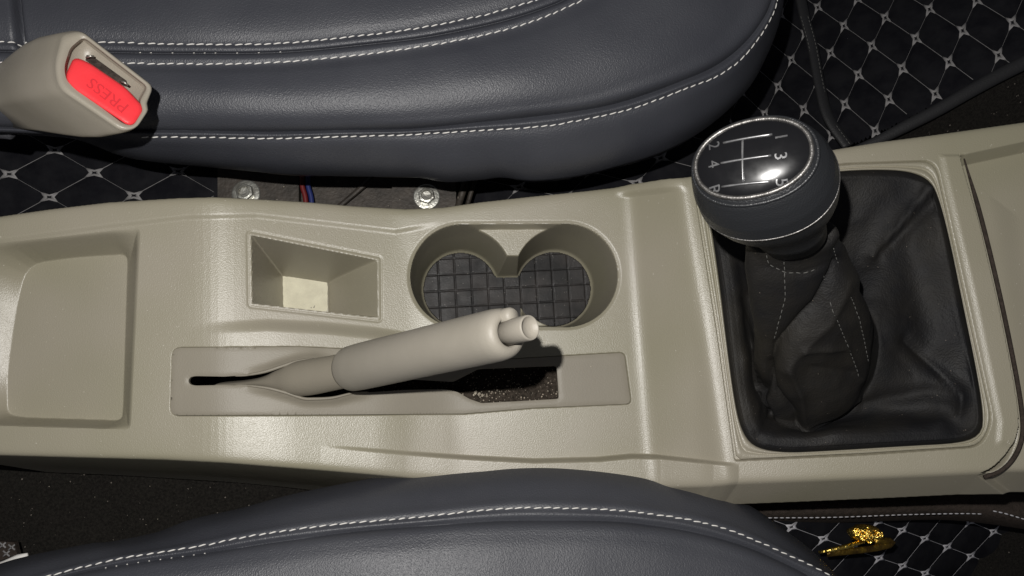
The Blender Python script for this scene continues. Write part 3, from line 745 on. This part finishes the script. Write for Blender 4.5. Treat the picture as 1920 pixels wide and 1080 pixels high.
# the body behind runs down to the left
def bodyloop(t, n=128):
    Cc = np.array([(-20+0, 168.)])[0]; tgt = roundpoly([(95, 66), (118, 61), (152, 57), (289, 162), (262, 241), (233, 252), (178, 260), (88, 262), (60, 253), (70, 150)], 14, 6)
    return tgt
back = radial(roundpoly([(-80, 118), (60, 66), (150, 60), (250, 150), (240, 246), (178, 262), (90, 262), (20, 240), (-80, 190)], 30, 6), np.array([110., 165.]), 128)
mid = RIMr
L3 = [lp(HOLr, -2.2), lp(HOLr, -.12), lp(HOLr*.6+RIMr*.4, .0), lp(RIMr*.85+HOLr*.15, -.03), lp(RIMr, -.25)]
A0 = lp(RIMr, -.25)
# sweep the rim backwards: every section slides towards the belt end while it sinks
shift = (P(-150, 175, 3)-P(190, 155, 10)); shift /= np.linalg.norm(shift)
cen = A0.mean(0)
secs = [(.35, 1.03, 0), (1.2, 1.045, .0), (2.6, 1.06, 0), (4.2, 1.02, 0), (6, .92, 0), (8.5, .76, 0), (13, .55, 0)]
dirn = np.array([-.80, .11, -.60]); dirn /= np.linalg.norm(dirn)
for s_, k, _ in secs:
    q = cen+(A0-cen)*k+dirn*s_
    L3.append(q)
g = MB(); g.loops(L3[1:], False, True)
hous = g.build('housing', MT['buckle'], bk)
# recessed throat: a sloping wall down to the latch slot
g = MB(); g.loops([L3[1], lp(HOLr*.97+bcen*.03, -.6), lp(HOLr*.93+bcen*.07, -1.1)], False, True)
g.build('throat', MT['buckle'], hous)
BT = roundpoly([(124, 138), (137, 110), (148, 109), (168, 118), (236, 164), (267, 198), (268, 210), (252, 234), (240, 236), (222, 224), (138, 167), (124, 150)], [6, 8, 6, 14, 14, 8, 6, 8, 8, 14, 14, 6], 6)
bc2 = np.array([195., 172.]); BTr = radial(BT, bc2, 96)
g = MB(); f_ = lambda k, dz: lp(bc2+(BTr-bc2)*k, dz)
g.loops([f_(1, -1.6), f_(1, -.28), f_(.985, -.14), f_(.95, -.04), f_(.88, .02), f_(.6, .03), f_(.2, .03)], False, True)
btn = g.build('press_button', MT['red'], bk)
# PRESS, moulded into the button, upside down as it lies
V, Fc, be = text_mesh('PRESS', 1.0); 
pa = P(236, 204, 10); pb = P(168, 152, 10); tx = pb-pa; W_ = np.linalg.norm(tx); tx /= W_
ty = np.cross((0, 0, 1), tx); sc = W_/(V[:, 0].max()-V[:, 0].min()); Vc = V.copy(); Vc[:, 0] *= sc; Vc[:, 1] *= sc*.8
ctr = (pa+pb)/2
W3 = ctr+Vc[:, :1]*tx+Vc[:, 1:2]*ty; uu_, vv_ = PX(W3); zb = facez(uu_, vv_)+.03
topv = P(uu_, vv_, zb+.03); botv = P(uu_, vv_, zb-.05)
n = len(V); g = MB(); g.add(list(topv)+list(botv), Fc+[(a, b, b+n, a+n) for a, b in be]); g.build('press_lettering', MT['redshade'], btn, smooth=False)
# latch slot metal
g = MB()
q = np.array([(162, 103), (172, 104), (237, 151), (240, 163), (228, 160), (160, 113)])
g.loops([P(q[:, 0], q[:, 1], facez(q[:, 0], q[:, 1])-1.2), P(q[:, 0], q[:, 1], facez(q[:, 0], q[:, 1])-1.0)], False, True); g.build('latch_slot', MT['tarnish'], bk, smooth=False)
g = MB()
for a, b in (((162, 108), (176, 106)), ((226, 153), (240, 160))):
    g.tube([P(*a, 9.7), P((a[0]+b[0])/2, (a[1]+b[1])/2-2, 9.85), P(*b, 9.7)], .07, 6)
g.build('latch_lip', MT['steel'], bk)
adopt(bk)
# mould line on the housing
# anchor stalk of the belt
g = MB()
q = [P(30, 238, 2.0), P(-20, 226, 1.0), P(-90, 215, 0)]
g.tube(q, [.9, 1.2, 1.2], 12, flat=.35); st_ = g.build('belt_webbing', MT['strap'])
tag(st_, 'black webbing strap coming out from under the buckle at the left edge', 'strap')

# ------------------------------------------------------------------ floor, carpet, rails
def quad_sheet(name, poly, z, mat, step=1.0, kind='structure', amp=.15, parent=None):
    x0, y0 = P(poly[0][0], poly[0][1], z)[:2]; pts = np.array([P(a, b, z)[:2] for a, b in poly]); a = pts.min(0); b = pts.max(0)
    gx_, gy_ = np.meshgrid(np.arange(a[0], b[0]+step, step), np.arange(a[1], b[1]+step, step))
    zz = z+amp*np.sin(gx_*.7+1.3*np.sin(gy_*.5))*np.cos(gy_*.9)
    o = mesh_obj(name, np.stack([gx_, gy_, zz], -1).reshape(-1, 3), grid_faces(gx_.shape[1], gx_.shape[0]), mat, parent)
    if kind: o['kind'] = kind
    return o
quad_sheet('floor', [(-900, -900), (2900, 2000)], -21, MT['carpet'], 1.0)
tun = quad_sheet('tunnel_carpet', [(560, 640), (1150, 800)], -2.6, MT['dusty'], .4, amp=.12)
quad_sheet('sill_carpet', [(-300, 800), (1500, 1300)], -14, MT['carpet'], .8, amp=.25)

# carpet strip beside the console, lower right
g = MB(); top = np.array([(1360, 935), (1500, 944), (1640, 941), (1790, 936), (1960, 944), (2080, 950)]); low = np.array([(1360, 968), (1500, 968), (1640, 964), (1790, 962), (1960, 985), (2080, 1010)])
a = spline(top, 60); b = spline(low, 60)
g.loops([P(a[:, 0], a[:, 1]-14, -9), P(a[:, 0], a[:, 1], -8.3), P((a+b)[:, 0]/2, (a+b)[:, 1]/2, -8.0), P(b[:, 0], b[:, 1], -8.4), P(b[:, 0], b[:, 1]+14, -12)], closed=False)
cs2 = g.build('carpet_edge', MT['brown']); cs2['kind'] = 'structure'

# quilted mats: lattice origin and steps in cm
def quilt(name, label, O, a, b, pr, qr, region, puff=.35, res=14, star=.13, thr=.024, hide=None, mat_thread='threadgrey'):
    O = np.array(O, float); a = np.array(a, float); b = np.array(b, float)
    nrm = np.cross(a, b); nrm /= np.linalg.norm(nrm); nrm = nrm if nrm[2] > 0 else -nrm
    pp = np.arange(pr[0], pr[1]+1e-6, 1/res); qq = np.arange(qr[0], qr[1]+1e-6, 1/res); PP, QQ = np.meshgrid(pp, qq)
    h = puff*(np.abs(np.sin(math.pi*PP)*np.sin(math.pi*QQ))+1e-6)**.42
    rel = .35*np.sin(PP*.8+QQ*.5)
    V = O+PP[..., None]*a+QQ[..., None]*b+(h+rel)[..., None]*nrm
    base = lambda p, q, l=0: O+p*a+q*b+(.35*math.sin(p*.8+q*.5)+l)*nrm
    fc = grid_faces(len(pp), len(qq)); uu, vv = PX(V); s = sdf(region, uu, vv).ravel()[fc].mean(1) > 0
    o = sub_mesh(V.reshape(-1, 3), fc, s, name, MT['mat'], None); tag(o, label, 'floor mat')
    g = MB()
    def okp(p):
        x, y = PX(p); return sdf(region, np.array([x]), np.array([y]))[0] > 4
    for ip in range(pr[0], pr[1]+1):
        for iq in range(qr[0], qr[1]+1):
            for da, db in ((1, 0), (0, 1)):
                if ip+da > pr[1] or iq+db > qr[1]: continue
                tt = np.linspace(.08, .92, 8); q = [base(ip+da*t, iq+db*t, .05) for t in tt]; q = [x for x in q if okp(x)]
                if len(q) > 1: g.tube(q, thr if da else thr*.55, 5)
            c = base(ip, iq, .09)
            if okp(c):
                # four pointed star, points along the lines, drawn in threads with an open middle
                D = [a/np.linalg.norm(a), b/np.linalg.norm(b)]; A_ = star*np.linalg.norm(a)*1.25; 
                dirs = [D[0]+D[1], D[1]-D[0], -D[0]-D[1], D[0]-D[1]]
                tips = [c+D[0]*A_*1.3, c+D[1]*A_*1.3, c-D[0]*A_*1.3, c-D[1]*A_*1.3]
                m0 = [c+(D[0]+D[1])*A_*.36, c+(D[1]-D[0])*A_*.36, c-(D[0]+D[1])*A_*.36, c+(D[0]-D[1])*A_*.36]
                ring_o = [tips[0], m0[0], tips[1], m0[1], tips[2], m0[2], tips[3], m0[3]]
                ring_i = [c+(x-c)*(.30 if k % 2 == 0 else .34) for k, x in enumerate(ring_o)]
                lo__ = [x-nrm*.05 for x in ring_o]
                g.loops([lo__, ring_o, ring_i, [x-nrm*.05 for x in ring_i]])
    g.build('quilt_stitching', MT[mat_thread], o)
    return o, base
UReg = [(1290, -40), (1990, -40), (1990, 60), (1915, 120), (1790, 180), (1700, 225), (1620, 262), (1560, 285), (1440, 330), (1180, 360), (1050, 370), (1100, 250)]
quilt('quilted_mat', 'black quilted floor mat with silver star stitching, upper right beyond the gear knob', (38.3, 36.8, -15.95), (1.466, -3.231, 2.207), (-1.398, -2.89, -.194), (-6, 8), (-9, 13), UReg)
LReg = [(1420, 968), (1800, 962), (1880, 972), (1960, 990), (1990, 1000), (1990, 1180), (1380, 1180)]
k_ = 1.08
sc_ = lambda p: (np.array(p)-[0, 0, HC])*k_+[0, 0, HC]
qo, qb = quilt('quilted_mat', 'black quilted floor mat with gold ornament on it, lower right corner', sc_((26.204, -9.159, -6.286)), np.array((2.966, -1.026, -1.396))*k_, np.array((2.346, 2.072, -.181))*k_, (-3, 12), (-4, 7), LReg, puff=.2, star=.13, thr=.022, mat_thread='threadlight')
o1 = P(93, 370, -10); UL = [(-120, 230), (420, 230), (420, 330), (396, 400), (300, 420), (-120, 460)]
quilt('quilted_mat', 'black quilted floor covering with star stitching, left between seat and console', o1, P(180, 326, -10)-o1, P(20, 328, -10)-o1, (-5, 6), (-4, 5), UL, puff=.3)
o1 = P(973, 352, -11.5); ML = [(860, 300), (1330, 240), (1330, 360), (860, 420)]
quilt('quilted_mat', 'black quilted strip glimpsed in the dark gap behind the cup holders', o1, P(1060, 372, -11.5)-o1, P(1020, 305, -11.5)-o1, (-2, 5), (-2, 4), ML, puff=.3)
# mat borders and folds
g = MB()
def dotted(g, line, z, r=.05, L=.34, gap=.14):
    q = spline(np.array(line, float), 160); seam_runs(g, P(q[:, 0], q[:, 1], z if not callable(z) else z(q[:, 0])), r, L, gap)
dotted(g, [(1440, 971), (1560, 970), (1700, 965), (1800, 963), (1850, 964)], -7.9, .05)
dotted(g, [(1862, 958), (1885, 963), (1925, 975), (1960, 985)], -7.8, .06)
g.build('border_stitching', MT['threadlight'], qo)
def zmat(u): return np.interp(u, [1480, 1580], [-16.5, -13])
band = [(1494, -40), (1508, 30), (1523, 85), (1537, 160), (1553, 220), (1590, 275)]
q = spline(np.array(band, float), 60); g = MB(); pts = P(q[:, 0], q[:, 1], np.interp(q[:, 1], [-40, 280], [-15.3, -11.0])); g.tube(pts, .55, 10, flat=.5)
bd = g.build('seam_band', MT['matedge'])
tag(bd, 'black padded seam band crossing the quilted floor mat above the gear knob', 'mat seam')
g = MB()
for off in (-9, 9):
    dotted(g, [(a+off*.75, b) for a, b in band[1:]], lambda u: np.interp(u, [1500, 1590], [-14.2, -10.6])+.15, .03, .3, .12)
g.build('seam_stitching', MT['threaddark'], bd)
roll = [(1575, 292), (1640, 266), (1700, 236), (1760, 205), (1830, 165), (1900, 128), (1990, 85)]
q = spline(np.array(roll, float), 60); g = MB(); g.tube(P(q[:, 0], q[:, 1], np.linspace(-7, -3.0, 60)), np.interp(np.linspace(0, 1, 60), [0, .3, 1], [.3, .5, .6]), 14, flat=.55)
ro = g.build('rolled_edge', MT['matedge']); tag(ro, 'soft dark rolled mat edge running up to the right beside the console', 'mat edge')
g = MB(); a = spline(np.array(roll, float), 50); lowr = np.array([(1560, 330), (1700, 300), (1800, 290), (2000, 270)]); b = spline(lowr, 50)
g.loops([P(a[:, 0], a[:, 1], np.linspace(-7.5, -3.6, 50)), P((a+b)[:, 0]/2, (a+b)[:, 1]/2, np.linspace(-8.5, -6, 50)), P(b[:, 0], b[:, 1], -9)], closed=False)
sc2 = g.build('side_carpet', MT['carpet']); sc2['kind'] = 'structure'

# seat rail with bolts and wires in the gap
rl = empty('seat_rail', P(640, 350, -12)); tag(rl, 'grimy dark metal seat rail with two big bolts in the gap below the upper seat', 'seat rail')
def box(g, poly, z1, z2):
    poly = np.array(poly, float); g.loops([P(poly[:, 0], poly[:, 1], z1), P(poly[:, 0], poly[:, 1], z2)], False, True)
def boxw(g, poly, z1, z2):
    poly = np.array(poly, float); t = P(poly[:, 0], poly[:, 1], z2); b = t.copy(); b[:, 2] = z1; g.loops([b, t], False, True)
g = MB(); boxw(g, [(408, 290), (408, 410), (560, 410), (560, 290)], -11, -8.8); g.build('rear_bracket', MT['rail'], rl, smooth=False)
g = MB(); boxw(g, [(735, 300), (735, 420), (855, 420), (855, 300)], -11, -8.8); g.build('front_bracket', MT['rail'], rl, smooth=False)
g = MB(); boxw(g, [(560, 300), (560, 420), (735, 420), (735, 300)], -12, -10); g.tube([P(630, 392, -9.6), P(682, 348, -9.2), P(700, 330, -9.2)], .22, 8); g.build('slide', MT['rail'], rl, smooth=False)
g = MB(); g.tube([P(856, 395, -9), P(872, 345, -8.7), P(880, 320, -8.7)], .3, 10); g.tube([P(872, 398, -9), P(888, 345, -8.7), P(896, 320, -8.7)], .2, 10); g.build('release_rod', MT['rail'], rl)
for (bx, by, rr) in ((462, 364, 1.12), (800, 370, 1.08)):
    c = P(bx, by, -8.78); g = MB()
    th = np.arange(36)*2*math.pi/36; hx = np.array([1/max(abs(math.cos(((t+.3) % (math.pi/3))-math.pi/6)), .1) for t in th])
    L = []
    for r_, dz in ((rr, 0), (rr, .12), (rr*.93, .18), (rr*.72, .2)): L.append([c+(r_*math.cos(t), r_*math.sin(t), dz) for t in th])
    for r_, dz in ((.60, .2), (.60, .62), (.54, .72), (.42, .74), (.34, .62), (.1, .6)):
        L.append([c+(rr*r_*h_*.95*math.cos(t), rr*r_*h_*.95*math.sin(t), dz) for t, h_ in zip(th, hx if r_ > .5 else hx*0+1)])
    g.loops(L, False, True); g.build('bolt', MT['steel'], rl, smooth=False)
adopt(rl)
for cname, mt_, ofs, lab in (('red', 'redwire', 0, 'thin red wire beside the blue one in the gap under the seat'), ('blue', 'bluewire', 11, 'thin blue wire beside the red one in the gap under the seat')):
    g = MB(); q = spline(np.array([(566+ofs, 330), (567+ofs, 350), (572+ofs, 368), (574+ofs, 390), (572+ofs, 410)], float), 20); g.tube(P(q[:, 0], q[:, 1], -8.9), .21, 8)
    tag(g.build('wire', MT[mt_]), lab, 'wire', 'wires in the gap under the upper seat')

# gold ornament: a crumpled oval crest with a stem
au = empty('gold_ornament', P(1620, 1005, -9)); tag(au, 'small shiny gold rose-like ornament with a stem lying on the lower right quilted mat', 'ornament')
cz = -8.0; c = P(1622, 1000, cz)
g = MB(); L = []
for k, (r_, dz) in enumerate([(1.0, -.3), (1.02, 0), (.93, .25), (.7, .45), (.4, .55), (.12, .56)]):
    L.append([c+(1.32*r_*(1+.08*math.sin(5*t+k))*math.cos(t), .66*r_*(1+.1*math.sin(7*t+k*2))*math.sin(t), dz+.06*math.sin(9*t+k)) for t in np.arange(40)*2*math.pi/40])
g.loops(L, True, True); g.build('flower_base', MT['gold'], au)
g = MB()
for k in range(26):
    a_ = random.uniform(0, 2*math.pi); rr = random.uniform(0, .85)**.7; p = c+(1.25*rr*math.cos(a_), .62*rr*math.sin(a_), .5*(1-rr*rr)+.05)
    r_ = random.uniform(.14, .3); s0 = random.uniform(0, 6.28); tilt = random.uniform(-.5, .5)
    g.tube([p+(r_*math.cos(s0+t), .8*r_*math.sin(s0+t), .12+tilt*r_*math.cos(s0+t)) for t in np.linspace(0, 4.2, 10)], [.03]+[.075]*8+[.03], 6)
g.build('petals', MT['gold'], au)
g = MB(); g.tube([P(1535, 1036, -7.9), P(1560, 1031, -7.7), P(1590, 1024, -7.7), P(1620, 1015, -7.7)], [.10, .18, .2, .14], 8); g.build('stem', MT['gold'], au)
g = MB(); q = spline(np.array([(1550, 1038), (1590, 1034), (1640, 1028), (1672, 1020), (1668, 1014), (1640, 1016)], float), 24); g.tube(P(q[:, 0], q[:, 1], -8.0), .26, 10, flat=.5); g.build('leaf', material('dark_tarnished_gold', (.30, .19, .03), (.10, .06, .02), rough=.35, metal=.9, cs=150, grain=.0008, gs=400), au)
adopt(au)

# pale cloth corner, lower left
g = MB(); q = np.array([(-40, 1012), (26, 1017), (32, 1040), (-40, 1066)]); boxw(g, q, -12.2, -11.6); cc = g.build('cloth_tag', MT['brown'], None, smooth=False)
tag(cc, 'small brown patterned mat corner with pale stitched crosses, bottom left', 'mat corner')
g = MB()
for a_ in ((5, 1022), (22, 1026), (12, 1038)):
    for dx, dy in ((6, 5), (6, -5)): g.tube([P(a_[0]-dx, a_[1]-dy, -11.5), P(a_[0]+dx, a_[1]+dy, -11.5)], .07, 6)
g.build('cross_stitching', MT['threadgrey'], cc)
g = MB(); g.tube([P(-30, 1072, -4), P(10, 1058, -3.6), P(35, 1046, -3.3), P(52, 1040, -3.2)], [.3, .28, .25, .12], 8); g.build('pale_trim', MT['thread'], cc)

# crumbs: dust and grit in the slot and on the carpet
g = MB()
def crumb(g, p, r):
    V = [p+np.array(d_)*r*random.uniform(.6, 1.3) for d_ in ((1, 0, 0), (-1, 0, 0), (0, 1, 0), (0, -1, 0), (0, 0, .7), (0, 0, -.7))]
    g.add(V, [(0, 2, 4), (2, 1, 4), (1, 3, 4), (3, 0, 4), (2, 0, 5), (1, 2, 5), (3, 1, 5), (0, 3, 5)])
for k in range(130): crumb(g, P(random.uniform(880, 1045), random.uniform(700, 758), -2.45), random.choice([.02, .03, .03, .05]))
for k in range(16): crumb(g, P(random.gauss(902, 7), random.gauss(737, 4), -2.4), random.uniform(.05, .12))
for k in range(22): crumb(g, P(random.uniform(20, 640), random.uniform(900, 1010), -13.7), random.choice([.015, .02, .035]))
for (x, y, z) in ((1108, 687, .06), (592, 811, 1.75), (532, 350, -8.7), (728, 385, -8.7), (1865, 340, 1.2)): crumb(g, P(x, y, z), .05)
tag(g.build('grit', MT['crumb'], None, smooth=False), 'pale grains of dust and grit scattered in the handbrake slot and on the dark carpet', 'grit', kind='stuff')
adopt(console)
